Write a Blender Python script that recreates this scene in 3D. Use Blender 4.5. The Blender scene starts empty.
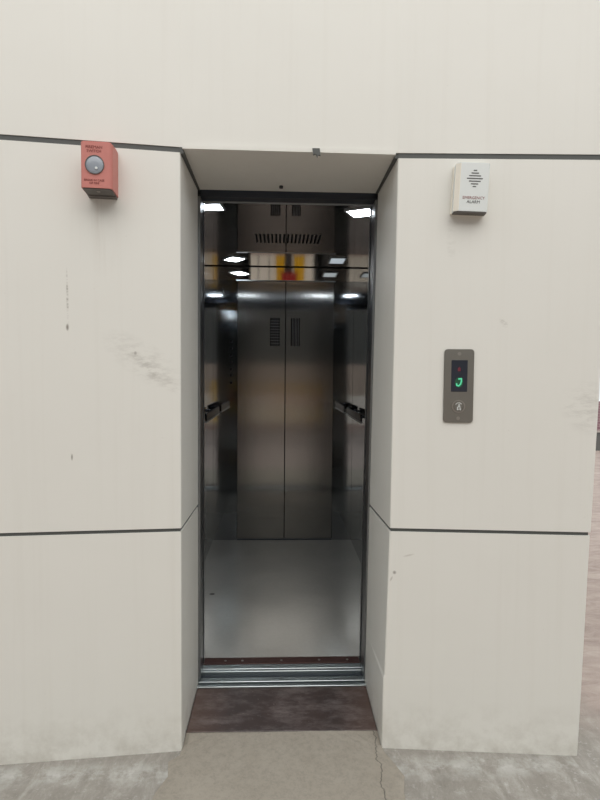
import bpy, bmesh, math, random
from mathutils import Vector, Matrix
random.seed(7)
sc = bpy.context.scene
COL = sc.collection

# ---------------------------------------------------------------- materials
def new_mat(name):
    m = bpy.data.materials.new(name); m.use_nodes = True
    nt = m.node_tree
    return m, nt, nt.nodes['Principled BSDF']

class G:
    """tiny node-graph helper: every call returns an output socket"""
    def __init__(s, nt): s.nt = nt
    def n(s, t, **kw):
        nd = s.nt.nodes.new(t)
        for k, v in kw.items(): setattr(nd, k, v)
        return nd
    def put(s, sock, v):
        if isinstance(v, bpy.types.NodeSocket): s.nt.links.new(v, sock)
        else: sock.default_value = v
    def pos(s): return s.n('ShaderNodeNewGeometry').outputs['Position']
    def sep(s, v):
        nd = s.n('ShaderNodeSeparateXYZ'); s.put(nd.inputs[0], v); return nd.outputs
    def math(s, op, a, b=0.0, c=0.0, clamp=False):
        nd = s.n('ShaderNodeMath', operation=op, use_clamp=clamp)
        s.put(nd.inputs[0], a); s.put(nd.inputs[1], b); s.put(nd.inputs[2], c); return nd.outputs[0]
    def scale(s, v, xyz, loc=(0, 0, 0), rot=(0, 0, 0)):
        nd = s.n('ShaderNodeMapping'); s.put(nd.inputs['Vector'], v)
        nd.inputs['Scale'].default_value = xyz; nd.inputs['Location'].default_value = loc
        nd.inputs['Rotation'].default_value = rot
        return nd.outputs[0]
    def noise(s, v, sc_=5, det=4, rough=.55, dist=0):
        nd = s.n('ShaderNodeTexNoise'); s.put(nd.inputs['Vector'], v)
        nd.inputs['Scale'].default_value = sc_; nd.inputs['Detail'].default_value = det
        nd.inputs['Roughness'].default_value = rough; nd.inputs['Distortion'].default_value = dist
        return nd.outputs['Fac']
    def ramp(s, f, stops):
        nd = s.n('ShaderNodeValToRGB'); s.put(nd.inputs[0], f)
        e = nd.color_ramp.elements
        while len(e) < len(stops): e.new(.5)
        for el, (p, c) in zip(e, stops):
            el.position = p; el.color = (c[0], c[1], c[2], 1) if not isinstance(c, (int, float)) else (c, c, c, 1)
        return nd.outputs[0]
    def mix(s, f, a, b):
        nd = s.n('ShaderNodeMix', data_type='RGBA')
        s.put(nd.inputs[0], f)
        for i, v in ((6, a), (7, b)):
            s.put(nd.inputs[i], v if isinstance(v, bpy.types.NodeSocket) else (v[0], v[1], v[2], 1))
        return nd.outputs[2]
    def bump(s, h, strength=.2, dist=.01):
        nd = s.n('ShaderNodeBump'); s.put(nd.inputs['Height'], h)
        nd.inputs['Strength'].default_value = strength; nd.inputs['Distance'].default_value = dist
        return nd.outputs[0]
    def blob(s, X, Z, cx, cz, rx, rz, ang=0.0):
        """1 inside a soft rotated ellipse on the facade (x, z)"""
        dx = s.math('SUBTRACT', X, cx); dz = s.math('SUBTRACT', Z, cz)
        ca, sa = math.cos(ang), math.sin(ang)
        u = s.math('ADD', s.math('MULTIPLY', dx, ca / rx), s.math('MULTIPLY', dz, sa / rx))
        w = s.math('ADD', s.math('MULTIPLY', dx, -sa / rz), s.math('MULTIPLY', dz, ca / rz))
        r = s.math('ADD', s.math('MULTIPLY', u, u), s.math('MULTIPLY', w, w))
        return s.math('SUBTRACT', 1.0, r, clamp=True)

def plain(name, col, rough=.5, metal=0.0, var=.08, nscale=30, bump=0.0, spec=.5):
    m, nt, b = new_mat(name); g = G(nt)
    tc = g.n('ShaderNodeTexCoord').outputs['Object']
    f = g.noise(tc, nscale)
    c0 = [max(0, c * (1 - var)) for c in col]; c1 = [min(1, c * (1 + var)) for c in col]
    g.put(b.inputs['Base Color'], g.mix(f, c0, c1))
    b.inputs['Roughness'].default_value = rough; b.inputs['Metallic'].default_value = metal
    b.inputs['Specular IOR Level'].default_value = spec
    if bump: g.put(b.inputs['Normal'], g.bump(f, bump, .002))
    return m

def steel(name, col, rough, brush='v', streak=.15, wave=0.0, aniso=0.0, tan=None):
    m, nt, b = new_mat(name); g = G(nt)
    p = g.pos()
    s = (140, 140, 2) if brush == 'v' else (2, 2, 160)
    f = g.noise(g.scale(p, s), 1.0, 5, .6)
    big = g.noise(p, 2.2, 3)
    c = g.mix(f, [x * (1 - streak) for x in col], [min(1, x * (1 + streak)) for x in col])
    g.put(b.inputs['Base Color'], c)
    b.inputs['Metallic'].default_value = 1
    r = g.math('ADD', rough - .03, g.math('MULTIPLY', big, .07))
    g.put(b.inputs['Roughness'], rough if tan else r)
    b.inputs['Anisotropic'].default_value = aniso
    if tan:
        cb = g.n('ShaderNodeCombineXYZ')
        for i in range(3): cb.inputs[i].default_value = tan[i]
        g.put(b.inputs['Tangent'], cb.outputs[0])
    if wave:
        h = g.noise(g.scale(p, (1, 1, 3)), 2.0, 1)
        g.put(b.inputs['Normal'], g.bump(h, wave, .02))
    return m

def facade_mat():
    m, nt, b = new_mat('cream_cladding'); g = G(nt)
    p = g.pos(); o = g.sep(p); X, Y, Z = o[0], o[1], o[2]
    base = g.mix(g.noise(p, 1.3, 3), (.735, .727, .671), (.765, .758, .705))
    # faint run-down streaks
    st = g.noise(g.scale(p, (28, 28, .7)), 1.0, 4, .6)
    st = g.ramp(st, [(.52, 0.0), (.74, 1.0)])
    base = g.mix(g.math('MULTIPLY', st, .07), base, (.52, .48, .40))
    # fine speckle dirt
    sp = g.ramp(g.noise(p, 85, 2, .5), [(.73, 0.0), (.80, 1.0)])
    base = g.mix(g.math('MULTIPLY', sp, .12), base, (.40, .37, .32))
    # splash dirt low down on the wall, broken up by noise
    low = g.math('SUBTRACT', 1.0, g.math('MULTIPLY', Z, 5.0), clamp=True)
    low = g.math('MULTIPLY', low, g.ramp(g.noise(p, 14, 5, .65), [(.40, 0.0), (.65, 1.0)]))
    base = g.mix(g.math('MULTIPLY', low, .45), base, (.42, .39, .33))
    front = g.math('LESS_THAN', Y, 2.06)
    fine = g.ramp(g.noise(g.scale(p, (16, 16, 45), rot=(0, .65, 0)), 1.0, 6, .72), [(.44, 0.0), (.66, 1.0)])
    def stain(cx, cz, rx, rz, ang, k, col=(.35, .33, .29), broken=True):
        nonlocal base
        a = g.blob(X, Z, cx, cz, rx, rz, ang)
        a = g.math('MULTIPLY', a, front)
        if broken: a = g.math('MULTIPLY', a, fine)
        base = g.mix(g.math('MULTIPLY', a, k, clamp=True), base, col)
    stain(-.48, 1.455, .19, .070, -.60, .34)         # scuff cloud left of the doorway
    stain(-.45, 1.42, .12, .030, -.70, .36)
    stain(-.745, 1.67, .0045, .12, .01, 1.2)         # scratch line
    stain(-.746, 1.575, .006, .014, 0, 1.0, (.25, .23, .2), False)
    stain(-.736, 1.114, .004, .014, 0, .9, (.25, .23, .2), False)
    stain(-.515, 1.487, .006, .008, 0, .7, (.3, .28, .25), False)
    stain(.812, 1.608, .022, .012, -.8, 1.3)
    stain(.436, .679, .008, .008, 0, .9, (.3, .28, .25), False)
    stain(.425, .655, .004, .012, -.4, .6, (.4, .37, .32), False)
    stain(.487, .745, .025, .004, .25, .5, (.45, .42, .37), False)
    stain(1.125, 1.30, .10, .12, .9, .35)
    stain(.62, 1.95, .02, .16, .0, .25)
    # grime running down from under the wall-mounted boxes and the top seam
    top = g.math('MULTIPLY', g.blob(X, Z, -.62, 1.98, .06, .25), g.ramp(g.noise(g.scale(p, (60, 60, 3)), 1, 3), [(.45, 0.0), (.7, 1.0)]))
    base = g.mix(g.math('MULTIPLY', top, .2), base, (.45, .38, .31))
    g.put(b.inputs['Base Color'], base)
    b.inputs['Roughness'].default_value = .42
    b.inputs['Specular IOR Level'].default_value = .4
    g.put(b.inputs['Normal'], g.bump(g.noise(p, 3.5, 2), .12, .02))
    return m

def ground_mat():
    m, nt, b = new_mat('rough_cement_ground'); g = G(nt)
    p = g.pos(); o = g.sep(p); X, Y = o[0], o[1]
    pr = g.scale(p, (14, 6, 1), rot=(0, 0, -.5))
    n1 = g.noise(pr, 1.0, 9, .78, .5)
    n2 = g.noise(p, 3.2, 5, .6, .4)
    n3 = g.noise(p, 60, 4, .7)
    c = g.ramp(n1, [(.28, (.19, .178, .152)), (.50, (.29, .27, .237)), (.70, (.46, .445, .41))])
    c = g.mix(g.math('MULTIPLY', n2, .55), c, (.33, .31, .275))
    c = g.mix(g.math('MULTIPLY', g.ramp(n3, [(.55, 0.0), (.8, 1.0)]), .5), c, (.17, .165, .15))
    fl = g.ramp(g.noise(p, 26, 6, .8), [(.56, 0.0), (.66, 1.0)])
    c = g.mix(g.math('MULTIPLY', fl, .45), c, (.58, .57, .55))
    # pinkish worn stone beyond the tower's corner and across the yard
    px = g.math('ADD', X, g.math('MULTIPLY', g.math('SUBTRACT', n2, .5), .5))
    a = g.math('MULTIPLY', g.math('SUBTRACT', px, 1.15), 5.0, clamp=True)
    a2 = g.math('MULTIPLY', g.math('SUBTRACT', 1.55, Y), 2.5, clamp=True)
    a = g.math('MAXIMUM', a, a2)
    far = g.math('MULTIPLY', g.math('SUBTRACT', Y, 1.9), 3.0, clamp=True)
    a = g.math('MAXIMUM', g.math('MULTIPLY', a, far), a2)
    pk = g.ramp(g.noise(g.scale(p, (3, 9, 1), rot=(0, 0, .3)), 1.0, 6, .7, 1.0), [(.3, (.27, .21, .185)), (.55, (.42, .345, .305)), (.75, (.53, .47, .43))])
    c = g.mix(g.math('MULTIPLY', a, .9), c, pk)
    for yy in (-2.2, -3.9):  # invented dark lines, added for what the rear doors reflect
        ln = g.math('LESS_THAN', g.math('ABSOLUTE', g.math('SUBTRACT', Y, yy)), .05)
        c = g.mix(ln, c, (.05, .045, .04))
    # pale lime bloom along the foot of the cladding
    e = g.math('MULTIPLY', g.math('SUBTRACT', 1.0, g.math('MULTIPLY', g.math('ABSOLUTE', g.math('SUBTRACT', Y, 1.90)), 14.0), clamp=True), g.ramp(g.noise(p, 11, 5, .7), [(.42, 0.0), (.6, 1.0)]))
    e = g.math('MULTIPLY', e, g.math('LESS_THAN', X, 1.1))
    c = g.mix(g.math('MULTIPLY', e, .7), c, (.56, .56, .53))
    g.put(b.inputs['Base Color'], c)
    b.inputs['Roughness'].default_value = .85
    h = g.math('ADD', g.math('MULTIPLY', n1, 1.0), g.math('MULTIPLY', n3, .35))
    g.put(b.inputs['Normal'], g.bump(h, .55, .012))
    return m

def apron_mat():
    m, nt, b = new_mat('smooth_cement'); g = G(nt)
    p = g.pos(); o = g.sep(p); X, Y = o[0], o[1]
    n2 = g.noise(p, 5.5, 5, .6, .4); n3 = g.noise(p, 45, 8, .85)
    c = g.mix(n2, (.275, .245, .198), (.385, .35, .295))
    c = g.mix(g.math('MULTIPLY', g.ramp(n3, [(.46, 0.0), (.66, 1.0)]), .45), c, (.16, .15, .13))
    # hairline crack running forward from the right corner of the doorway
    wob = g.math('MULTIPLY', g.math('SUBTRACT', g.noise(g.scale(p, (0, 13, 0)), 1.0, 5, .7), .5), .07)
    d = g.math('ABSOLUTE', g.math('SUBTRACT', X, g.math('ADD', wob, g.math('MULTIPLY', g.math('SUBTRACT', 2.05, Y), -.04))))
    d = g.math('ABSOLUTE', g.math('SUBTRACT', g.math('SUBTRACT', X, wob), g.math('ADD', .378, g.math('MULTIPLY', g.math('SUBTRACT', 2.05, Y), -.05))))
    k = g.math('SUBTRACT', 1.0, g.math('MULTIPLY', d, 380.0), clamp=True)
    k = g.math('MULTIPLY', k, g.math('GREATER_THAN', Y, 1.2))
    c = g.mix(g.math('MULTIPLY', k, .9), c, (.07, .065, .055))
    g.put(b.inputs['Base Color'], c)
    b.inputs['Roughness'].default_value = .85
    g.put(b.inputs['Normal'], g.bump(g.math('SUBTRACT', g.math('ADD', n2, g.math('MULTIPLY', n3, .4)), k), .45, .008))
    return m

def granite_mat():
    m, nt, b = new_mat('dark_red_stone'); g = G(nt)
    p = g.pos(); o = g.sep(p); X, Y = o[0], o[1]
    n = g.noise(p, 7, 6, .65, .5)
    c = g.mix(n, (.022, .017, .016), (.075, .050, .044))
    edge = g.math('MULTIPLY', g.math('SUBTRACT', g.math('ABSOLUTE', g.math('SUBTRACT', X, .03)), .22), 6.0, clamp=True)
    c = g.mix(g.math('MULTIPLY', edge, .6), c, (.15, .092, .072))
    dust = g.ramp(g.noise(g.scale(p, (6, 14, 1), rot=(0, 0, .35)), 1, 6, .75), [(.46, 0.0), (.70, 1.0)])
    c = g.mix(g.math('MULTIPLY', dust, .38), c, (.30, .26, .25))
    sp = g.ramp(g.noise(p, 120, 2, .5), [(.70, 0.0), (.78, 1.0)])
    c = g.mix(g.math('MULTIPLY', sp, .5), c, (.32, .28, .26))
    g.put(b.inputs['Base Color'], c)
    g.put(b.inputs['Roughness'], g.math('ADD', .30, g.math('MULTIPLY', n, .3)))
    return m

def cabin_floor_mat():
    m, nt, b = new_mat('worn_steel_floor'); g = G(nt)
    p = g.pos()
    n = g.noise(p, 2.6, 4, .55, .3); n2 = g.noise(p, 55, 3, .6)
    c = g.mix(n, (.62, .60, .55), (.86, .825, .76))
    c = g.mix(g.math('MULTIPLY', n2, .25), c, (.40, .385, .36))
    o = g.sep(p)
    ch = g.blob(o[0], o[1], -.405, 3.36, .018, .012)
    c = g.mix(g.math('MULTIPLY', ch, 3.0, clamp=True), c, (.12, .115, .105))
    g.put(b.inputs['Base Color'], c)
    b.inputs['Metallic'].default_value = .62
    g.put(b.inputs['Roughness'], g.math('ADD', .13, g.math('MULTIPLY', n, .10)))
    return m

def brick_mat(name, c1, c2, mortar, scale=4):
    m, nt, b = new_mat(name); g = G(nt)
    o = g.sep(g.pos()); cb = g.n('ShaderNodeCombineXYZ')
    g.put(cb.inputs[0], g.math('ADD', o[0], o[1])); g.put(cb.inputs[1], o[2])
    bt = g.n('ShaderNodeTexBrick'); g.put(bt.inputs['Vector'], cb.outputs[0])
    bt.inputs['Color1'].default_value = (*c1, 1); bt.inputs['Color2'].default_value = (*c2, 1)
    bt.inputs['Mortar'].default_value = (*mortar, 1); bt.inputs['Scale'].default_value = scale
    g.put(b.inputs['Base Color'], bt.outputs['Color']); b.inputs['Roughness'].default_value = .85
    return m

def opposite_mat():
    m, nt, b = new_mat('added_wall_bands'); g = G(nt)
    p = g.pos(); o = g.sep(p)
    c = g.mix(g.noise(p, 2.0, 5), (.40, .275, .235), (.50, .37, .32))
    up = g.math('MULTIPLY', g.math('SUBTRACT', o[2], .10), 60.0, clamp=True)  # pale, brown and dark bands invented for what the steel reflects
    c = g.mix(up, c, g.mix(g.noise(p, 3, 4), (.84, .77, .67), (.90, .84, .75)))
    # panel joints
    fr = g.math('FRACT', g.math('MULTIPLY', o[0], 3.6))
    j = g.math('MULTIPLY', g.math('LESS_THAN', fr, .09), up)
    c = g.mix(j, c, (.06, .055, .05))
    md = g.math('MULTIPLY', g.math('SUBTRACT', o[2], .85), 60.0, clamp=True)
    c = g.mix(md, c, (.46, .37, .30))
    hi = g.math('MULTIPLY', g.math('SUBTRACT', o[2], 1.65), 60.0, clamp=True)
    c = g.mix(hi, c, (.11, .11, .10))
    g.put(b.inputs['Base Color'], c); b.inputs['Roughness'].default_value = .8
    return m

def emit(name, col, strength, base=.8):
    m, nt, b = new_mat(name)
    b.inputs['Base Color'].default_value = (base, base, base, 1)
    b.inputs['Emission Color'].default_value = (*col, 1); b.inputs['Emission Strength'].default_value = strength
    return m

M = dict(
    cream=facade_mat(), ground=ground_mat(), apron=apron_mat(), granite=granite_mat(), cabfloor=cabin_floor_mat(),
    gasket=plain('grey_green_sealant', (.085, .09, .085), .6),
    rubber=plain('black_rubber', (.02, .02, .022), .6),
    void=plain('shaft_black', (.012, .012, .013), .9),
    frame=steel('dark_frame_steel', (.30, .315, .33), .28, 'v', .05),
    frame2=steel('dull_edge_steel', (.46, .48, .50), .30, 'v', .05),
    header=steel('header_steel', (.06, .068, .085), .35, 'h'),
    sill=steel('aluminium_sill', (.55, .60, .60), .38, 'h', .12),
    groove=plain('sill_groove', (.035, .045, .055), .5, .3),
    mirror=steel('dark_mirror_steel', (.33, .345, .35), .05, 'v', .03, .05, .6, (0, 1, 0)),
    ceil=steel('polished_ceiling_steel', (.40, .39, .375), .035, 'v', .03, .0), transom=steel('polished_transom_steel', (.78, .76, .72), .035, 'h', .03, .0),
    door=steel('brushed_door_steel', (.335, .33, .32), .15, 'v', .04, .0, .95, (1, 0, 0)),
    ret=steel('return_panel_steel', (.42, .44, .455), .06, 'v', .03, .04, .6, (1, 0, 0)),
    slot=plain('black_slot', (.008, .008, .008), .8),
    brown=plain('rust_brown_paint', (.065, .030, .025), .5, .2, .35, 18),
    screw=plain('screw_metal', (.42, .40, .37), .4, .9),
    lamp=emit('lit_lamp', (.86, .93, 1.0), 24.0),
    lampdim=emit('weak_lamp', (.80, .92, 1.0), .35),
    lampframe=plain('lamp_rim_white', (.55, .57, .58), .4),
    rail=steel('handrail_steel', (.035, .035, .04), .35, 'h'),
    redbox=plain('faded_red_plastic', (.53, .19, .16), .5, 0, .08, 40, .1),
    redtext=plain('dark_red_print', (.20, .035, .025), .6),
    boxdark=plain('grey_box_bottom', (.12, .11, .10), .6),
    dial=plain('milky_window', (.30, .33, .37), .18, 0, .25, 14),
    ivory=plain('ivory_plastic', (.80, .76, .66), .45, 0, .03),
    white=plain('white_plastic', (.70, .73, .71), .35, 0, .02),
    greyprint=plain('grey_print', (.10, .10, .10), .6),
    pinkprint=plain('faded_maroon_print', (.30, .13, .13), .6),
    plate=steel('grey_plate_steel', (.30, .295, .27), .42, 'v', .05),
    screen=plain('black_display', (.025, .03, .042), .2),
    led=emit('green_segment', (.10, .70, .36), .75, .02),
    ledhalo=emit('painted_green_glow', (.0, .16, .06), .3, .01),
    redled=plain('red_arrow_lens', (.16, .03, .045), .3),
    pink=opposite_mat(), brick=brick_mat('purple_brick', (.19, .10, .12), (.24, .14, .15), (.32, .26, .26), 5),
    plinth=plain('dark_plinth', (.10, .10, .095), .8),
    yellow=plain('marigold_cloth', (.85, .52, .03), .8, 0, .2, 12, .3),
    redcloth=plain('red_cloth', (.40, .035, .03), .8, 0, .2, 12),
    darkpost=plain('added_post_paint', (.035, .03, .03), .6),
    roof=plain('dark_canopy', (.05, .048, .045), .8),
    fascia=plain('weathered_concrete', (.35, .32, .29), .85, 0, .15, 3),
)

# ---------------------------------------------------------------- mesh helpers
def new_bm(): return bmesh.new()

def add_box(bm, x0, x1, y0, y1, z0, z1, bev=0.0, seg=1):
    t = bmesh.new()
    bmesh.ops.create_cube(t, size=1.0, matrix=Matrix.Translation(((x0+x1)/2, (y0+y1)/2, (z0+z1)/2)) @ Matrix.Diagonal((abs(x1-x0), abs(y1-y0), abs(z1-z0), 1)))
    if bev: bmesh.ops.bevel(t, geom=list(t.edges), offset=bev, segments=seg, affect='EDGES', profile=.5)
    merge(bm, t)

def merge(bm, t):
    me = bpy.data.meshes.new('tmp'); t.to_mesh(me); t.free(); bm.from_mesh(me); bpy.data.meshes.remove(me)

def add_cyl(bm, c, axis, r, h, n=24, r2=None, bev=0.0):
    """cylinder centred at c, along axis"""
    t = bmesh.new()
    q = Vector((0, 0, 1)).rotation_difference(Vector(axis)).to_matrix().to_4x4()
    bmesh.ops.create_cone(t, cap_ends=True, segments=n, radius1=r, radius2=r if r2 is None else r2, depth=h,
                          matrix=Matrix.Translation(c) @ q)
    if bev:
        ed = [e for e in t.edges if len(e.link_faces) == 2 and e.calc_face_angle(0) > .8]
        bmesh.ops.bevel(t, geom=ed, offset=bev, segments=2, affect='EDGES')
    merge(bm, t)

def add_ring(bm, c, r0, r1, y0, y1, n=40, a0=0.0, a1=2*math.pi):
    """flat ring facing -y, radius r0..r1 between y0 (front) and y1"""
    full = abs(a1 - a0 - 2*math.pi) < 1e-6
    rows = []
    cnt = n if full else n + 1
    for i in range(cnt):
        a = a0 + (a1 - a0) * i / n
        rows.append([bm.verts.new((c[0] + r*math.cos(a), y, c[2] + r*math.sin(a))) for r, y in ((r0, y0), (r1, y0), (r1, y1), (r0, y1))])
    for i in range(n):
        A, B = rows[i], rows[(i+1) % cnt]
        for k in range(4):
            bm.faces.new((A[k], A[(k+1) % 4], B[(k+1) % 4], B[k]))
    if not full: bm.faces.new(rows[0]); bm.faces.new(rows[-1][::-1])

def add_tube(bm, pts, r, n=10):
    rings = []
    for i, p in enumerate(pts):
        p = Vector(p)
        d = (Vector(pts[min(i+1, len(pts)-1)]) - Vector(pts[max(i-1, 0)])).normalized()
        u = d.orthogonal().normalized() if i == 0 else (u - d*u.dot(d)).normalized()
        w = d.cross(u)
        rings.append([bm.verts.new(p + (u*math.cos(a) + w*math.sin(a))*r) for a in [2*math.pi*k/n for k in range(n)]])
    for A, B in zip(rings, rings[1:]):
        for k in range(n): bm.faces.new((A[k], A[(k+1) % n], B[(k+1) % n], B[k]))
    bm.faces.new(rings[0][::-1]); bm.faces.new(rings[-1])

def add_prism_y(bm, poly, y0, y1, bev=0.0):
    """poly = [(x,z)] extruded y0..y1"""
    t = bmesh.new()
    a = [t.verts.new((x, y0, z)) for x, z in poly]; b = [t.verts.new((x, y1, z)) for x, z in poly]
    n = len(poly)
    t.faces.new(a); t.faces.new(b[::-1])
    for i in range(n): t.faces.new((a[i], b[i], b[(i+1) % n], a[(i+1) % n]))
    bmesh.ops.recalc_face_normals(t, faces=t.faces)
    if bev:
        ed = [e for e in t.edges if all(abs(v.co.y - y0) < 1e-6 for v in e.verts)]
        bmesh.ops.bevel(t, geom=ed, offset=bev, segments=2, affect='EDGES')
    merge(bm, t)

def rrect(x0, x1, z0, z1, r, n=5):
    out = []
    for cx, cz, a in ((x1-r, z1-r, 0), (x0+r, z1-r, 90), (x0+r, z0+r, 180), (x1-r, z0+r, 270)):
        for k in range(n+1):
            t = math.radians(a + 90*k/n); out.append((cx + r*math.cos(t), cz + r*math.sin(t)))
    return out

def obj(name, bm, mat, parent=None, smooth=False, loc=None):
    bmesh.ops.recalc_face_normals(bm, faces=bm.faces)
    if loc is not None: bmesh.ops.translate(bm, verts=bm.verts, vec=-Vector(loc))
    me = bpy.data.meshes.new(name); bm.to_mesh(me); bm.free()
    if smooth:
        for p in me.polygons: p.use_smooth = True
        try: me.set_sharp_from_angle(angle=math.radians(35))
        except Exception: pass
    me.materials.append(mat)
    o = bpy.data.objects.new(name, me); COL.objects.link(o)
    if loc is not None: o.location = loc
    if parent is not None: o.parent = parent
    return o

def part(name, bm, mat, parent, smooth=False, label=None):
    """mesh given in world coordinates, parented to a thing whose origin is moved"""
    p = parent; off = Vector((0, 0, 0))
    while p is not None: off += p.location; p = p.parent
    bmesh.ops.translate(bm, verts=bm.verts, vec=-off)
    o = obj(name, bm, mat, parent, smooth)
    if label: o['label'] = label
    return o

def thing(name, label, cat, loc=(0, 0, 0), group=None):
    o = bpy.data.objects.new(name, None); COL.objects.link(o)
    o.location = loc; o.empty_display_size = .05
    o['label'] = label; o['category'] = cat
    if group: o['group'] = group
    return o

def tag(o, label, cat, group=None):
    o['label'] = label; o['category'] = cat
    if group: o['group'] = group
    return o

def unlevel(bm):
    for v in bm.verts:
        if 2.1 < v.co.z < 2.3:
            x = v.co.x
            if x < -.356: v.co.z += .016*min(1.0, (-.356-x)/.64)
            if x > -.356: v.co.z -= .004*min(1.0, (x+.356)/.78)
            if x > .43: v.co.z -= .013*min(1.0, (x-.43)/.72)
    return bm
def struct(name, bm, mat, label, cat='wall', smooth=False):
    if name in ('wall_left_upper', 'wall_right_upper', 'wall_front_upper', 'trim_3', 'trim_4'): unlevel(bm)
    o = obj(name, bm, mat, None, smooth); o['kind'] = 'structure'; o['label'] = label; o['category'] = cat
    return o

def box(*a, **k):
    bm = new_bm(); add_box(bm, *a, **k); return bm

def text_bm(s, size, depth=.0006, sx=1.0):
    """upright text facing -y, centred on the origin"""
    c = bpy.data.curves.new('t', 'FONT'); c.body = s; c.size = size; c.align_x = 'CENTER'; c.align_y = 'CENTER'
    c.extrude = depth; c.resolution_u = 2
    o = bpy.data.objects.new('t', c); COL.objects.link(o)
    dg = bpy.context.evaluated_depsgraph_get(); dg.update()
    me = bpy.data.meshes.new_from_object(o.evaluated_get(dg))
    bm = new_bm(); bm.from_mesh(me)
    bmesh.ops.transform(bm, matrix=Matrix.Rotation(math.pi/2, 4, 'X') @ Matrix.Diagonal((sx, 1, 1, 1)), verts=bm.verts)
    bpy.data.meshes.remove(me); bpy.data.objects.remove(o); bpy.data.curves.remove(c)
    return bm

# ---------------------------------------------------------------- tower cladding
def offs(path, d):
    """offset a plan polyline to its left-hand side by d (mitred)"""
    out = []
    for i, p in enumerate(path):
        p = Vector(p)
        ns = []
        if i > 0: e = (p - Vector(path[i-1])).normalized(); ns.append(Vector((-e.y, e.x)))
        if i < len(path)-1: e = (Vector(path[i+1]) - p).normalized(); ns.append(Vector((-e.y, e.x)))
        n = sum(ns, Vector((0, 0))).normalized()
        k = d / max(.3, n.dot(ns[0]))
        out.append((p.x + n.x*k, p.y + n.y*k))
    return out

def round_corners(path, r=.006, n=3):
    out = [path[0]]
    for i in range(1, len(path)-1):
        p = Vector(path[i]); a = (Vector(path[i-1])-p).normalized(); b = (Vector(path[i+1])-p).normalized()
        if a.dot(b) < -.97: out.append(tuple(p)); continue
        p0, p2 = p + a*r, p + b*r
        for k in range(n+1):
            t = k/n; q = p0*(1-t)**2 + p*2*t*(1-t) + p2*t*t; out.append(tuple(q))
    out.append(path[-1]); return out

def sheet(levels, inner, thick=.02, rnd=True):
    """levels=[(z, plan path)]; the clad sheet is extruded to the inside (sign of inner)"""
    bm = new_bm(); rows = []
    for z, path in levels:
        f = round_corners(path) if rnd else path
        b = offs(f, inner*thick)
        rows.append(([bm.verts.new((x, y, z)) for x, y in f], [bm.verts.new((x, y, z)) for x, y in b]))
    n = len(rows[0][0])
    for (fa, ba), (fb, bb) in zip(rows, rows[1:]):
        for i in range(n-1):
            bm.faces.new((fa[i], fa[i+1], fb[i+1], fb[i])); bm.faces.new((ba[i+1], ba[i], bb[i], bb[i+1]))
        bm.faces.new((fa[0], fb[0], bb[0], ba[0])); bm.faces.new((fa[-1], ba[-1], bb[-1], fb[-1]))
    for r in (0, -1):
        f, b = rows[r]
        for i in range(n-1): bm.faces.new((f[i], b[i], b[i+1], f[i+1]))
    return bm

YB = 4.90
XI = {0: .3935, .84: .403, 2.2: .4185}
def L(z):
    return [(-1.62, YB), (-1.62, 1.90), (-.356, 2.013), (-.349, 2.385)]
def R(z, xc, xe):
    xi = .3925 + (.419-.3925)*z/2.2
    return [(xi, 2.385), (xc, 2.009), (xe, 1.946), (xe+.012, YB)]
sm = 0.84
struct('wall_left_lower', sheet([(0.0, L(0)), (sm-.0065, L(0))], 1), M['cream'], 'lower cream cladding panel left of the doorway, below the mid seam')
struct('wall_left_upper', sheet([(sm+.0065, L(0)), (2.201, L(0))], 1), M['cream'], 'upper cream cladding panel left of the doorway, with dark scuff marks')
struct('wall_right_lower', sheet([(0.0, R(0, .3985, 1.124)), (.272, R(.272, .4005, 1.131)), (.284, R(.284, .4045, 1.131)), (sm-.0065, R(.83, .416, 1.143))], 1), M['cream'],
       'lower cream cladding panel right of the doorway, dented at its corner')
struct('wall_right_upper', sheet([(sm+.0065, R(.84, .417, 1.146)), (1.35, R(1.35, .419, 1.160)), (2.201, R(2.2, .424, 1.168))], 1), M['cream'], 'upper cream cladding panel right of the doorway')
top = [(-1.62, YB), (-1.62, 1.90), (-.356, 2.013), (.424, 2.009), (1.168, 1.946), (1.180, YB)]
struct('wall_front_upper', sheet([(2.220, top), (4.3, top)], 1), M['cream'], 'plain cream cladding panel above the doorway')
struct('ceiling_tower', box(-1.60, 1.15, 1.96, YB, 4.27, 4.30), M['fascia'], 'flat roof slab of the elevator tower', 'roof')
struct('wall_back', box(-1.62, 1.172, YB, YB+.05, 0, 4.3), M['fascia'], 'rear wall of the elevator tower')
# recessed dark seams
def seam(nm, z0, z1, path, lab, d=.005):
    struct(nm, sheet([(z0, offs(path, d)), (z1, offs(path, d))], 1, .012, False), M['gasket'], lab, 'seam')
seam('trim_1', sm-.012, sm+.012, L(0), 'dark horizontal seam left of the doorway at knee height')
seam('trim_2', sm-.012, sm+.012, R(.84, .4165, 1.143), 'dark horizontal seam right of the doorway at knee height')
seam('trim_3', 2.19, 2.23, L(0)[:3], 'dark horizontal seam along the top left of the doorway', .003)
seam('trim_4', 2.19, 2.23, R(2.2, .424, 1.168)[1:], 'dark horizontal seam along the top right of the doorway', .003)
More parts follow.
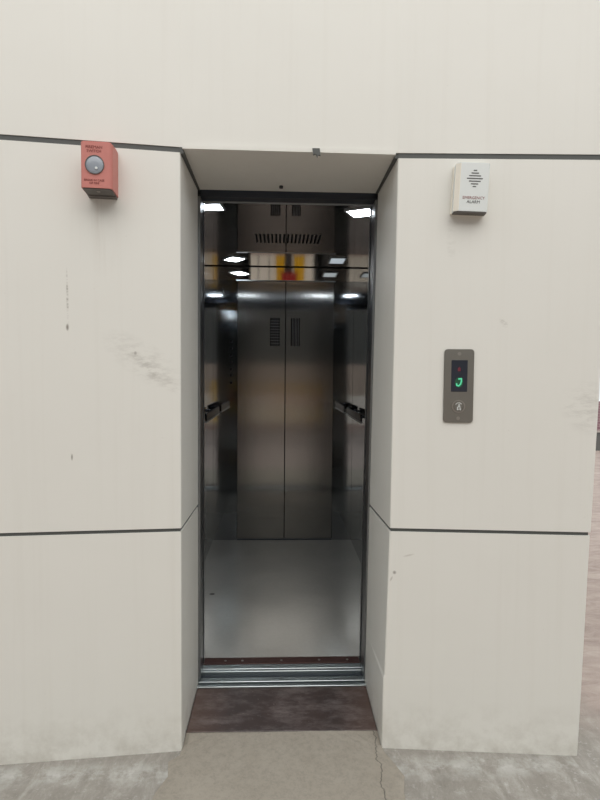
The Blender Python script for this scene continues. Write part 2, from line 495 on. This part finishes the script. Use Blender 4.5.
# soffit of the doorway recess, set between two dark side seams
bm = new_bm()
v = [bm.verts.new(p) for p in [(-.348, 2.006, 2.2125), (.415, 2.003, 2.2075), (.411, 2.39, 2.194), (-.342, 2.39, 2.194), (-.348, 2.006, 2.2245), (.415, 2.003, 2.2245), (.411, 2.39, 2.2245), (-.342, 2.39, 2.2245)]]
for f in ((0, 1, 2, 3), (7, 6, 5, 4), (0, 4, 5, 1), (1, 5, 6, 2), (2, 6, 7, 3), (3, 7, 4, 0)): bm.faces.new([v[i] for i in f])
struct('ceiling_recess', bm, M['cream'], 'cream underside of the doorway recess', 'ceiling')
bm = new_bm()
for xa, xb, xc, xd in ((-.3565, -.345, -.3495, -.340), (.413, .424, .409, .419)):
    v = [bm.verts.new(p) for p in [(xa, 2.014, 2.198), (xb, 2.014, 2.198), (xd, 2.386, 2.190), (xc, 2.386, 2.190), (xa, 2.014, 2.222), (xb, 2.014, 2.222), (xd, 2.386, 2.222), (xc, 2.386, 2.222)]]
    for f in ((0, 1, 2, 3), (7, 6, 5, 4), (0, 4, 5, 1), (1, 5, 6, 2), (2, 6, 7, 3), (3, 7, 4, 0)): bm.faces.new([v[i] for i in f])
struct('trim_5', bm, M['gasket'], 'dark seams along both sides of the recess underside', 'seam')
# scrap of torn sealant over the doorway
bm = new_bm()
add_prism_y(bm, [(.114, 2.222), (.140, 2.222), (.143, 2.196), (.135, 2.199), (.132, 2.190), (.126, 2.202), (.117, 2.198)], 1.999, 2.006)
tag(obj('sealant_scrap', bm, M['gasket'], None), 'small torn scrap of dark sealant hanging over the doorway edge', 'sealant')
bm = new_bm(); add_cyl(bm, (.004, 2.33, 2.194), (0, 0, 1), .008, .012, 12)
tag(obj('bolt', bm, M['rubber'], None), 'tiny dark bolt head in the underside of the doorway recess', 'bolt')

# ---------------------------------------------------------------- ground
def grid(x0, x1, y0, y1, nx, ny, fz):
    bm = new_bm()
    vs = [[bm.verts.new((x0+(x1-x0)*i/nx, y0+(y1-y0)*j/ny, fz(x0+(x1-x0)*i/nx, y0+(y1-y0)*j/ny))) for i in range(nx+1)] for j in range(ny+1)]
    for j in range(ny):
        for i in range(nx): bm.faces.new((vs[j][i], vs[j][i+1], vs[j+1][i+1], vs[j+1][i]))
    return bm
struct('floor', box(-16, 16, -9, 18, -.10, 0), M['ground'], 'rough grey cement ground in front of the tower', 'ground')
# cement apron poured in the doorway (irregular outline)
bm = new_bm()
out = []
xs0, xs1 = -.352, .396
N = 26
for i in range(N+1): out.append((xs0 + (xs1-xs0)*i/N, 2.094 + random.uniform(-.004, .004)))
out += [(.397, 2.03), (.403, 1.985)]
for i in range(16):
    t = i/15; out.append((.425 + .10*t + .02*math.sin(i*1.7), 1.93 - 1.1*t))
for i in range(14):
    t = i/13; out.append((.50 - .98*t, .80 + .04*math.sin(i*2.1)))
for i in range(16):
    t = i/15; out.append((-.47 + .08*t + .015*math.sin(i*1.9), .86 + 1.09*t))
out += [(-.358, 1.985), (-.354, 2.05)]
lo = [bm.verts.new((x, y, -.004)) for x, y in out]
hi = [bm.verts.new((x, y, .004 + (.014 if y > 2.07 else 0))) for x, y in out]
cx, cy = .02, 1.7
mid = [bm.verts.new((cx + (x-cx)*.96, cy + (y-cy)*.97, .008 + (.012 if y > 2.07 else 0))) for x, y in out]
n = len(out)
for i in range(n):
    j = (i+1) % n
    bm.faces.new((lo[i], lo[j], hi[j], hi[i])); bm.faces.new((hi[i], hi[j], mid[j], mid[i]))
bm.faces.new(mid)
bmesh.ops.triangulate(bm, faces=[f for f in bm.faces if len(f.verts) > 4])
o = struct('floor_apron', bm, M['apron'], 'smoother cracked cement patch in front of the threshold', 'ground')

# sloping dark threshold slab
bm = new_bm()
v = [bm.verts.new(p) for p in [(-.3515, 2.090, .022), (.3945, 2.084, .022), (.391, 2.345, .046), (-.346, 2.345, .046),
                              (-.3515, 2.090, 0), (.3945, 2.084, 0), (.391, 2.345, 0), (-.346, 2.345, 0)]]
for f in ((0, 1, 2, 3), (7, 6, 5, 4), (0, 4, 5, 1), (1, 5, 6, 2), (2, 6, 7, 3), (3, 7, 4, 0)): bm.faces.new([v[i] for i in f])
bmesh.ops.recalc_face_normals(bm, faces=bm.faces)
bmesh.ops.bevel(bm, geom=[e for e in bm.edges if all(x.co.z > .01 for x in e.verts)], offset=.002, segments=1, affect='EDGES')
tag(obj('threshold_slab', bm, M['granite'], None), 'dark reddish brown stone slab sloping up to the elevator sill', 'threshold')

# ---------------------------------------------------------------- landing sill and frame
t = thing('landing_sill', 'silver grooved aluminium door sill between stone slab and elevator car', 'sill', (.02, 2.44, 0))
x0, x1 = -.349, .394
part('base', box(x0, x1, 2.3465, 2.530, .0, .036), M['groove'], t, label='dark bottom of the grooves')
for a, b_, h in ((2.347, 2.367, .050), (2.386, 2.420, .050), (2.470, 2.486, .050), (2.491, 2.529, .0505)):
    part('rib', box(x0, x1, a, b_, .034, h, bev=.0015), M['sill'], t)

t = thing('door_frame', 'dark steel frame lining the elevator doorway inside the recess', 'door frame', (.03, 2.41, .05))
def slant(xa0, xb0, xa1, xb1, y0, y1, z0, z1):
    bm = new_bm()
    v = [bm.verts.new(p) for p in [(xa0, y0, z0), (xb0, y0, z0), (xb0, y1, z0), (xa0, y1, z0), (xa1, y0, z1), (xb1, y0, z1), (xb1, y1, z1), (xa1, y1, z1)]]
    for f in ((3, 2, 1, 0), (4, 5, 6, 7), (0, 1, 5, 4), (1, 2, 6, 5), (2, 3, 7, 6), (3, 0, 4, 7)): bm.faces.new([v[i] for i in f])
    bmesh.ops.recalc_face_normals(bm, faces=bm.faces)
    bmesh.ops.bevel(bm, geom=list(bm.edges), offset=.0012, segments=1, affect='EDGES')
    return bm
ZT = 2.188
part('jamb', slant(-.365, -.339, -.365, -.339, 2.388, 2.452, .0505, ZT), M['frame'], t)
part('jamb', slant(.387, .415, .409, .435, 2.388, 2.452, .0505, ZT), M['frame'], t)
part('header', box(-.365, .435, 2.388, 2.452, 2.166, 2.198, bev=.0012), M['header'], t)
part('lip', box(-.339, .41, 2.452, 2.466, 2.162, 2.170, bev=.0012), M['frame2'], t, label='thin lighter edge under the header')
# open door leaves showing only their edges
for nm, sx, xe0, xe1, y0, lab in (('landing_door', -1, -.343, -.343, 2.474, 'left landing door leaf slid open, only its steel edge showing'),
                        ('landing_door', 1, .392, .413, 2.474, 'right landing door leaf slid open, only its steel edge showing'),
                        ('car_door', -1, -.346, -.346, 2.550, 'left front car door leaf slid open behind the landing door'),
                        ('car_door', 1, .394, .416, 2.550, 'right front car door leaf slid open behind the landing door')):
    t = thing(nm, lab, 'elevator door', (xe0, y0+.013, .055))
    xo = xe0 + sx*.40
    if sx < 0:
        bm = slant(xo, xe0-.006, xo, xe1-.006, y0, y0+.026, .053, 2.20); b2 = slant(xe0-.006, xe0, xe1-.006, xe1, y0+.002, y0+.024, .053, 2.20)
    else:
        bm = slant(xe0+.006, xo, xe1+.006, xo+.01, y0, y0+.026, .053, 2.20); b2 = slant(xe0, xe0+.006, xe1, xe1+.006, y0+.002, y0+.024, .053, 2.20)
    part('leaf', bm, M['frame2'], t)
    part('edge_seal', b2, M['frame'], t, label='dark edge strip')

# ---------------------------------------------------------------- elevator car
XL, XR, YF, YK, ZF, ZC = -.53, .60, 2.594, 4.459, .05, 2.27
DX0, DX1 = -.335, .440
DZ = 2.157
car = thing('elevator_car', 'dim polished steel elevator car seen through the open doorway', 'elevator', (.035, 3.5, ZF))
part('floor_plate', box(XL, XR, YF, YK+.05, ZF-.03, ZF), M['cabfloor'], car, label='worn grey metal floor')
part('side_panel', box(XL-.02, XL, YF, YK+.04, ZF, ZC), M['mirror'], car)
part('side_panel', box(XR, XR+.02, YF, YK+.04, ZF, ZC), M['mirror'], car)
for a, b_ in ((XL, DX0-.002), (DX1+.002, XR)):
    part('return_panel', box(a, b_, YK, YK+.04, ZF+.0005, DZ+.002, bev=.001), M['ret'], car)
part('transom_panel', box(XL, XR, YK, YK+.04, DZ+.003, ZC-.006, bev=.001), M['transom'], car, label='mirror polished strip above the rear doors')
part('ceiling_panel', box(XL, XR, YF, YK+.04, ZC, ZC+.02), M['ceil'], car, label='dark mirror polished ceiling')
part('front_header', box(XL, XR, YF, YF+.02, 2.212, ZC), M['header'], car)
for s, xa, xb in ((-1, XL, -.352), (1, .432, XR)):
    part('front_return', box(xa, xb, YF+.002, YF+.022, ZF+.0005, 2.212), M['ret'], car)
part('rear_head_trim', box(DX0-.012, DX1+.012, YK-.003, YK-.0005, DZ-.001, DZ+.006), M['frame2'], car)
part('ceiling_joint', box(XL, XR, YK-.012, YK-.0005, ZC-.005, ZC-.0005), M['slot'], car, label='black shadow joint where ceiling meets the rear wall')
# car sill (brown edging strip with screws)
sl = part('car_sill', box(-.345, .392, 2.5345, 2.592, .0, .0515, bev=.0015), M['brown'], car, label='rust brown painted edging strip')
for x in (-.245, -.165, .020, .20, .335):
    bm = new_bm(); add_cyl(bm, (x, 2.560, .0525), (0, 0, 1), .006, .003, 12, bev=.0008)
    part('screw', bm, M['screw'], sl, True)
# ventilation slots of the ceiling
bm = new_bm()
for k in range(17):
    x = -.147 + k*.0248
    add_box(bm, x-.0062, x+.0062, 3.42, 3.645, ZC-.0012, ZC-.0002)
part('vent_slots', bm, M['slot'], car, label='row of black ventilation slots in the ceiling')

# ceiling lamps
def lamp(cx, cy, wx, wy, ang, mat, lab):
    t = thing('ceiling_lamp', lab, 'lamp', (cx, cy, ZC))
    Rz = Matrix.Translation((cx, cy, ZC)) @ Matrix.Rotation(ang, 4, 'Z')
    def loc(bm): bmesh.ops.transform(bm, matrix=Rz, verts=bm.verts); return bm
    bm = new_bm(); w = .010
    for a in ((-wx/2-w, wx/2+w, -wy/2-w, -wy/2), (-wx/2-w, wx/2+w, wy/2, wy/2+w), (-wx/2-w, -wx/2, -wy/2, wy/2), (wx/2, wx/2+w, -wy/2, wy/2)):
        add_box(bm, *a, -.007, -.0005)
    part('rim', loc(bm), M['lampframe'], t)
    part('diffuser', loc(box(-wx/2, wx/2, -wy/2, wy/2, -.006, -.0005)), mat, t)
lamp(-.362, 2.875, .125, .10, math.radians(-6), M['lamp'], 'square white ceiling lamp nearest the doorway on the left')
lamp(.428, 2.925, .120, .12, math.radians(-28), M['lamp'], 'bright white ceiling lamp nearest the doorway on the right')
lamp(-.338, 4.170, .105, .13, math.radians(32), M['lamp'], 'white ceiling lamp in the rear left corner of the car')
lamp(.432, 4.165, .105, .19, 0, M['lampdim'], 'dim pale ceiling lamp in the rear right corner of the car')

# rear doors
XM = .050
for side, xa, xb, vx0, vx1 in (('left', DX0, XM-.004, -.075, .004), ('right', XM+.004, DX1, .094, .166)):
    t = thing('rear_door', 'closed brushed steel rear door leaf on the %s, with a %s vent near its top' % (side, 'square-grid' if side == 'left' else 'vertical-slat'),
              'elevator door', ((xa+xb)/2, YK+.03, ZF))
    # leaf built around the vent opening
    y0, y1 = YK+.014, YK+.038
    vz0, vz1 = 1.638, 1.863
    bm = new_bm()
    add_box(bm, xa, vx0, y0, y1, ZF+.008, DZ); add_box(bm, vx1, xb, y0, y1, ZF+.008, DZ)
    add_box(bm, vx0, vx1, y0, y1, ZF+.008, vz0); add_box(bm, vx0, vx1, y0, y1, vz1, DZ)
    bmesh.ops.remove_doubles(bm, verts=bm.verts, dist=1e-5)
    part('leaf', bm, M['door'], t)
    g_ = part('vent_backing', box(vx0, vx1, y1-.004, y1-.001, vz0, vz1), M['slot'], t, label='black opening behind the vent')
    bm = new_bm()
    if side == 'left':
        for k in range(1, 5): x = vx0 + (vx1-vx0)*k/5; add_box(bm, x-.0014, x+.0014, y0+.002, y0+.006, vz0, vz1)
        for k in range(1, 10): z = vz0 + (vz1-vz0)*k/10; add_box(bm, vx0, vx1, y0+.002, y0+.006, z-.0014, z+.0014)
    else:
        for k in range(1, 6): x = vx0 + (vx1-vx0)*k/6; add_box(bm, x-.0018, x+.0018, y0+.002, y0+.006, vz0, vz1)
    part('vent_grille', bm, M['frame'], t)
bm = box(DX0-.002, DX1+.002, YK+.040, YK+.046, ZF, DZ+.01)
part('door_seal', bm, M['rubber'], car, label='black rubber behind the gap of the rear doors')
bm = new_bm(); add_box(bm, DX0, DX1, YK+.001, YK+.038, ZF+.0003, ZF+.007)
part('rear_sill', bm, M['groove'], car, label='dark sill line under the rear doors')

# handrails
for side, xw, s in (('left', XL, 1), ('right', XR, -1)):
    t = thing('handrail', 'short dark flat handrail on the %s wall of the elevator car' % side, 'handrail', (xw, 4.0, 1.13))
    part('bar', box(xw+s*.045, xw+s*.058, 3.62, 4.38, 1.10, 1.15, bev=.004, seg=2), M['rail'], t)
    part('bottom_edge', box(xw+s*.043, xw+s*.060, 3.62, 4.38, 1.090, 1.099), M['frame2'], t, label='thin bright lower edge')
    for y in (3.72, 4.28):
        bm = new_bm(); add_cyl(bm, (xw+s*.0235, y, 1.125), (1, 0, 0), .010, .043, 14)
        part('bracket', bm, M['rail'], t, True)
# car operating panel on the rear left return
t = thing('control_panel', 'narrow dark button panel on the rear left wall of the car', 'control panel', (-.385, YK, 1.3))
part('faceplate', box(-.412, -.358, YK-.004, YK-.0005, 1.28, 1.72, bev=.001), M['ret'], t)
for k in range(7):
    bm = new_bm(); add_cyl(bm, (-.385, YK-.008, 1.34+k*.055), (0, 1, 0), .010, .005, 16, bev=.001)
    part('button', bm, M['rail'], t, True)

# ---------------------------------------------------------------- facade devices
# local frame on the slightly angled panels
def on_panel(side):
    if side == 'L':
        a, b_ = Vector((-.356, 2.013, 0)), Vector((-.996, 1.956, 0)); ex = (a-b_).normalized()
    else:
        a, b_ = Vector((.417, 2.009, 0)), Vector((1.143, 1.946, 0)); ex = (b_-a).normalized()
    ny = Vector((-ex.y, ex.x, 0))     # into the wall
    return a, ex, ny
def place(bm, side, x, z):
    """bm in local coords: x right, y into wall (0 = wall face), z up -> world"""
    a, ex, ny = on_panel(side)
    k = (x - a.x)/ex.x
    o = a + ex*k; o.z = z
    m = Matrix(((ex.x, ny.x, 0, o.x), (ex.y, ny.y, 0, o.y), (0, 0, 1, o.z), (0, 0, 0, 1)))
    bmesh.ops.transform(bm, matrix=m, verts=bm.verts); return bm
def at(side, x, z):
    a, ex, ny = on_panel(side); k = (x-a.x)/ex.x; o = a + ex*k; return (o.x, o.y, z)

# red fireman switch box
bx, bz = -.620, 2.028
t = thing('fireman_switch', 'faded red fireman switch box with round window, mounted high left of the doorway', 'switch box', at('L', bx, bz))
W2, D, H_ = .0505, .098, .158
bm = new_bm()
# body: plan outline with large rounded right front corner, extruded upward, open look below
plan = [(-W2, 0), (-W2, -D+.004), (-W2+.004, -D)]
r = .016
for k in range(7):
    a_ = math.radians(-90 + 90*k/6); plan.append((W2-r + r*math.cos(a_), -D+r + r*math.sin(a_)))
plan.append((W2, 0))
def extr(plan, z0, z1, bev_top=0):
    bm = new_bm()
    lo = [bm.verts.new((x, y, z0)) for x, y in plan]; hi = [bm.verts.new((x, y, z1)) for x, y in plan]
    n = len(plan)
    for i in range(n): bm.faces.new((lo[i], lo[(i+1) % n], hi[(i+1) % n], hi[i]))
    bm.faces.new(lo[::-1]); bm.faces.new(hi)
    bmesh.ops.recalc_face_normals(bm, faces=bm.faces)
    if bev_top:
        ed = [e for e in bm.edges if all(abs(v.co.z-z1) < 1e-6 and v.co.y < -.001 for v in e.verts)]
        bmesh.ops.bevel(bm, geom=ed, offset=bev_top, segments=3, affect='EDGES')
    return bm
part('housing', place(extr(plan, .004, H_, .006), 'L', bx, bz), M['redbox'], t, True)
part('base_plate', place(box(-W2+.004, W2-.003, -.030, -.0005, -.003, .0035), 'L', bx, bz), M['boxdark'], t)
part('bottom_cover', place(extr([(x*.93, y*.95-.001) for x, y in plan], 0, .0038), 'L', bx, bz), M['boxdark'], t, label='dark grey underside')
bm = new_bm(); add_cyl(bm, (0, -D*.75, -.0006), (0, 0, 1), .006, .002, 12)
part('cable_hole', place(bm, 'L', bx, bz), M['screw'], t, label='small pale plug')
cx, cz = -.006, .079
bm = new_bm(); add_ring(bm, (cx, 0, cz), .0290, .0308, -D-.0035, -D+.001, 40)
rg = part('window_ring', place(bm, 'L', bx, bz), M['boxdark'], t, True)
bm = new_bm()
# shallow domed window
rings = []
for k in range(5):
    rr = .0295*math.cos(math.radians(18*k)); yy = -D-.0005 - .004*math.sin(math.radians(18*k))
    rings.append([bm.verts.new((cx+rr*math.cos(2*math.pi*i/32), yy, cz+rr*math.sin(2*math.pi*i/32))) for i in range(32)])
for A_, B_ in zip(rings, rings[1:]):
    for i in range(32): bm.faces.new((A_[i], A_[(i+1) % 32], B_[(i+1) % 32], B_[i]))
bm.faces.new(rings[-1])
wn = part('window', place(bm, 'L', bx, bz), M['dial'], t, True, 'round milky blue window')
bm = new_bm(); add_cyl(bm, (cx+.006, -D-.0055, cz-.012), (0, 1, 0), .0045, .003, 14, bev=.0008)
part('knob', place(bm, 'L', bx, bz), M['white'], t, True, 'small white pin in the window')
for s_, zz, sz in (('FIREMAN', .1365, .0135), ('SWITCH', .1235, .0125), ('BREAK IN CASE', .0285, .0095), ('OF FIRE', .0185, .0095)):
    b_ = text_bm(s_, sz, .0005); bmesh.ops.translate(b_, verts=b_.verts, vec=(-.008, -D-.0004, zz))
    part('lettering', place(b_, 'L', bx, bz), M['redtext'], t, label='dark red printed words')

# white emergency alarm box
bx, bz = .6730, 1.989
t = thing('emergency_alarm', 'white emergency alarm speaker box mounted high right of the doorway', 'alarm', at('R', bx, bz))
W2, D, H_ = .0580, .050, .173
part('base_plate', place(box(-W2-.004, W2, -.012, -.0005, .002, H_-.004, bev=.001), 'R', bx, bz), M['ivory'], t)
plan = [(-W2, -.012), (-W2, -D+.012), (-W2+.014, -D), (W2-.005, -D), (W2, -D+.005), (W2, -.012)]
part('cover', place(extr(plan, .004, H_, .003), 'R', bx, bz), M['white'], t, False)
# warm ivory chamfer strip on the left corner
bm = new_bm()
q = [(-W2-.0006, -D+.012), (-W2+.014-.0004, -D-.0008), (-W2+.0152, -D-.0008), (-W2+.001, -D+.014)]
lo = [bm.verts.new((x, y, .0045)) for x, y in q]; hi = [bm.verts.new((x, y, H_-.0035)) for x, y in q]
for i in range(4): bm.faces.new((lo[i], lo[(i+1) % 4], hi[(i+1) % 4], hi[i]))
bm.faces.new(lo[::-1]); bm.faces.new(hi)
part('corner_strip', place(bm, 'R', bx, bz), M['ivory'], t, label='ivory sloping left edge')
part('bottom_cover', place(extr([(x*.97, y*.97) for x, y in plan], 0, .0038), 'R', bx, bz), M['boxdark'], t, label='grey underside')
gx, gz = .007, .117
bm = new_bm()
for k, w in enumerate((.006, .013, .0205, .028, .0205, .013, .006)):
    add_prism_y(bm, rrect(gx-w, gx+w, gz+(k-3)*-.0093-.0017, gz+(k-3)*-.0093+.0017, .0012, 2), -D-.0008, -D+.0005)
part('speaker_slots', place(bm, 'R', bx, bz), M['greyprint'], t, label='dark slots forming a diamond')
for s_, zz, sz, mm in (('EMERGENCY', .050, .0135, 'pinkprint'), ('ALARM', .036, .0145, 'greyprint')):
    b_ = text_bm(s_, sz, .0004); bmesh.ops.translate(b_, verts=b_.verts, vec=(gx, -D-.0004, zz))
    part('lettering', place(b_, 'R', bx, bz), M[mm], t)

t.rotation_euler = (0, math.radians(2.6), 0)   # hangs slightly askew

# call panel
bx, bz = .656, 1.244
t = thing('call_panel', 'grey steel elevator call panel with green floor display, right of the doorway', 'call panel', at('R', bx, bz))
bm = new_bm(); add_prism_y(bm, rrect(-.0535, .0535, 0, .268, .012), -.006, -.0003, .0012)
part('faceplate', place(bm, 'R', bx, bz), M['plate'], t, True)
bm = new_bm(); add_prism_y(bm, rrect(-.028, .030, .113, .228, .002, 2), -.0072, -.0055)
sc_ = part('display', place(bm, 'R', bx, bz), M['screen'], t, label='black display window')
# lit character: curved hook with a top bar
def stroke(pts, w):
    bm = new_bm()
    for i in range(len(pts)-1):
        p, q = Vector((pts[i][0], 0, pts[i][1])), Vector((pts[i+1][0], 0, pts[i+1][1]))
        d = (q-p).normalized(); nn = Vector((-d.z, 0, d.x))*w/2; e = d*w*.35
        P = [p-e+nn, q+e+nn, q+e-nn, p-e-nn]
        add_prism_y(bm, [(a.x, a.z) for a in P], -.0082, -.0070)
    return bm
hook = [(-.001, .1595), (.0085, .161), (.0085, .151), (.0055, .141), (-.001, .1345), (-.0075, .136), (-.0085, .1425)]
bm = new_bm(); add_cyl(bm, (0, -.0073, .147), (0, 1, 0), .0185, .0003, 28)
bmesh.ops.scale(bm, vec=(.8, 1, 1), verts=bm.verts)
part('lens', place(bm, 'R', bx, bz), M['ledhalo'], sc_, label='painted green glow around the floor character')  # halo of the lit character, painted as a faintly glowing disc
part('digit', place(stroke(hook, .0048), 'R', bx, bz), M['led'], sc_, label='lit green floor character')
bm = new_bm(); add_prism_y(bm, [(-.005, .188), (.005, .188), (.005, .198), (0, .204), (-.005, .198)], -.0078, -.0071)
part('arrow', place(bm, 'R', bx, bz), M['redled'], sc_, label='dim red arrow')
bm = new_bm(); add_ring(bm, (0, 0, .060), .0195, .0235, -.0100, -.0055, 40)
part('button_ring', place(bm, 'R', bx, bz), M['screw'], t, True)
bm = new_bm(); add_cyl(bm, (0, -.0085, .060), (0, 1, 0), .0185, .005, 36, bev=.0012)
bt = part('button', place(bm, 'R', bx, bz), M['plate'], t, True)
bm = new_bm()
add_ring(bm, (.000, 0, .054), .0040, .0060, -.0122, -.0105, 20)
add_ring(bm, (.000, 0, .060), .0120, .0140, -.0122, -.0105, 20, math.radians(35), math.radians(150))
for P in ([(-.0065, .046), (-.0045, .045), (.001, .067), (-.0005, .068)], [(.0065, .045), (.0085, .046), (.003, .068), (.001, .067)]):
    add_prism_y(bm, P, -.0122, -.0105)
part('symbol', place(bm, 'R', bx, bz), M['white'], bt, label='raised pale lift symbol')
for zz in (.251, .016):
    bm = new_bm(); add_cyl(bm, (0, -.0065, zz), (0, 1, 0), .0065, .002, 18, bev=.0006)
    part('screw', place(bm, 'R', bx, bz), M['screw'], t, True)
    
# ---------------------------------------------------------------- surroundings
# low brick boundary wall in the distance, behind the tower to the right
bm = box(2.0, 15.9, 10.2, 10.5, .38, .92)
ow = struct('wall_boundary', bm, M['brick'], 'low purplish brick boundary wall far behind the tower')
struct('trim_6', box(2.0, 15.9, 10.12, 10.52, .345, .38), M['fascia'], 'pale ledge along the boundary wall', 'ledge')
struct('wall_plinth', box(2.0, 15.9, 10.15, 10.5, 0, .345), M['plinth'], 'dark base of the boundary wall')
# invented building, post and cloths, unseen, added to colour the steel reflections
struct('wall_opposite_added', box(-9, 9, -5.6, -5.3, 0, 5.0), M['pink'], 'invented pink and pale plastered building across the yard, for the steel reflections')  # added wall, made tall to darken the facade towards its foot
struct('roof_opposite_added', box(-9.3, 9.3, -6.2, -5.1, 5.0, 5.2), M['roof'], 'dark flat canopy of the invented building across the yard', 'roof')  # unseen canopy added with the invented building
struct('trim_7', box(.14, .30, -5.40, -5.25, .0, 4.9, bev=.004), M['darkpost'], 'invented dark post across the yard, for the steel reflections', 'post')  # added post, a dark stripe for the polished transom to reflect
def cloth(x0, x1, z0, z1, y, nm, mat, lab):  # cloths added to tint what the polished steel reflects
    bm = new_bm(); nx, nz = 24, 10; F, B = [], []
    for j in range(nz+1):
        for L_, dy in ((F, 0), (B, .008)):
            L_.append([])
            for i in range(nx+1):
                u = i/nx; v_ = j/nz; pin = .8+.2*abs(v_-.5)*2
                x = (x0+x1)/2 + (u-.5)*(x1-x0)*pin
                L_[-1].append(bm.verts.new((x, y + .02*math.sin(u*22) + dy, z0+(z1-z0)*v_)))
    for j in range(nz):
        for i in range(nx):
            bm.faces.new((F[j][i], F[j][i+1], F[j+1][i+1], F[j+1][i])); bm.faces.new((B[j][i+1], B[j][i], B[j+1][i], B[j+1][i+1]))
        bm.faces.new((F[j][0], F[j+1][0], B[j+1][0], B[j][0])); bm.faces.new((F[j][nx], B[j][nx], B[j+1][nx], F[j+1][nx]))
    for i in range(nx):
        bm.faces.new((F[0][i], B[0][i], B[0][i+1], F[0][i+1])); bm.faces.new((F[nz][i], F[nz][i+1], B[nz][i+1], B[nz][i]))
    tag(obj(nm, bm, M[mat], None, True), lab, 'cloth')
cloth(-.10, .13, .14, 1.16, -5.24, 'reflection_cloth', 'yellow', 'invented yellow cloth left of the dark post, for the steel reflections')
cloth(.36, .64, .14, 1.16, -5.24, 'reflection_cloth', 'yellow', 'invented yellow cloth right of the dark post, for the steel reflections')
cloth(.02, .46, .58, .84, -5.17, 'reflection_cloth', 'redcloth', 'invented short red cloth over the dark post, for the steel reflections')

# ---------------------------------------------------------------- light
w = bpy.data.worlds.new('overcast'); sc.world = w; w.use_nodes = True
g = G(w.node_tree); bg = w.node_tree.nodes['Background']
tcz = g.sep(g.n('ShaderNodeTexCoord').outputs['Generated'])[2]
cl = g.ramp(g.math('MULTIPLY', tcz, 1.0, clamp=True), [(0.0, (.80, .81, .82)), (.35, (.93, .94, .95)), (1.0, (1.0, 1.0, 1.0))])
nz = g.noise(g.n('ShaderNodeTexCoord').outputs['Generated'], 2.0, 4)
g.put(bg.inputs['Color'], g.mix(g.math('MULTIPLY', nz, .3), cl, (.80, .83, .87)))
bg.inputs['Strength'].default_value = .88
sun = bpy.data.lights.new('sun', 'SUN'); sun.energy = 1.5; sun.angle = math.radians(70); sun.color = (1.0, .98, .94)
so = bpy.data.objects.new('sun', sun); COL.objects.link(so); so.rotation_euler = (math.radians(48), 0, math.radians(8))

# ---------------------------------------------------------------- camera
cd = bpy.data.cameras.new('camera'); cam = bpy.data.objects.new('camera', cd); COL.objects.link(cam)
f = 550.0
ay = Vector((279-300, -(373-400), -f)).normalized()            # world +y in camera axes (x right, y up, z back)
dn = Vector((214-300, -(10500-400), -f)); dn = (dn - ay*dn.dot(ay)).normalized()
up = -dn; rx = ay.cross(up)
# rows = world axes expressed in camera axes -> world_from_camera
cam.matrix_world = Matrix.Translation((0, 0, 1.42)) @ Matrix((rx, ay, up)).to_4x4()
cd.sensor_fit = 'VERTICAL'; cd.sensor_height = 24.0; cd.lens = f/800*24.0
cd.clip_start = .02; cd.clip_end = 200
sc.camera = cam
sc.view_settings.view_transform = 'Standard'; sc.view_settings.look = 'None'
sc.view_settings.exposure = 0.34; sc.view_settings.gamma = 1.0; sc.view_settings.use_curve_mapping = False
sc.cycles.max_bounces = 12; sc.cycles.glossy_bounces = 8; sc.cycles.diffuse_bounces = 4
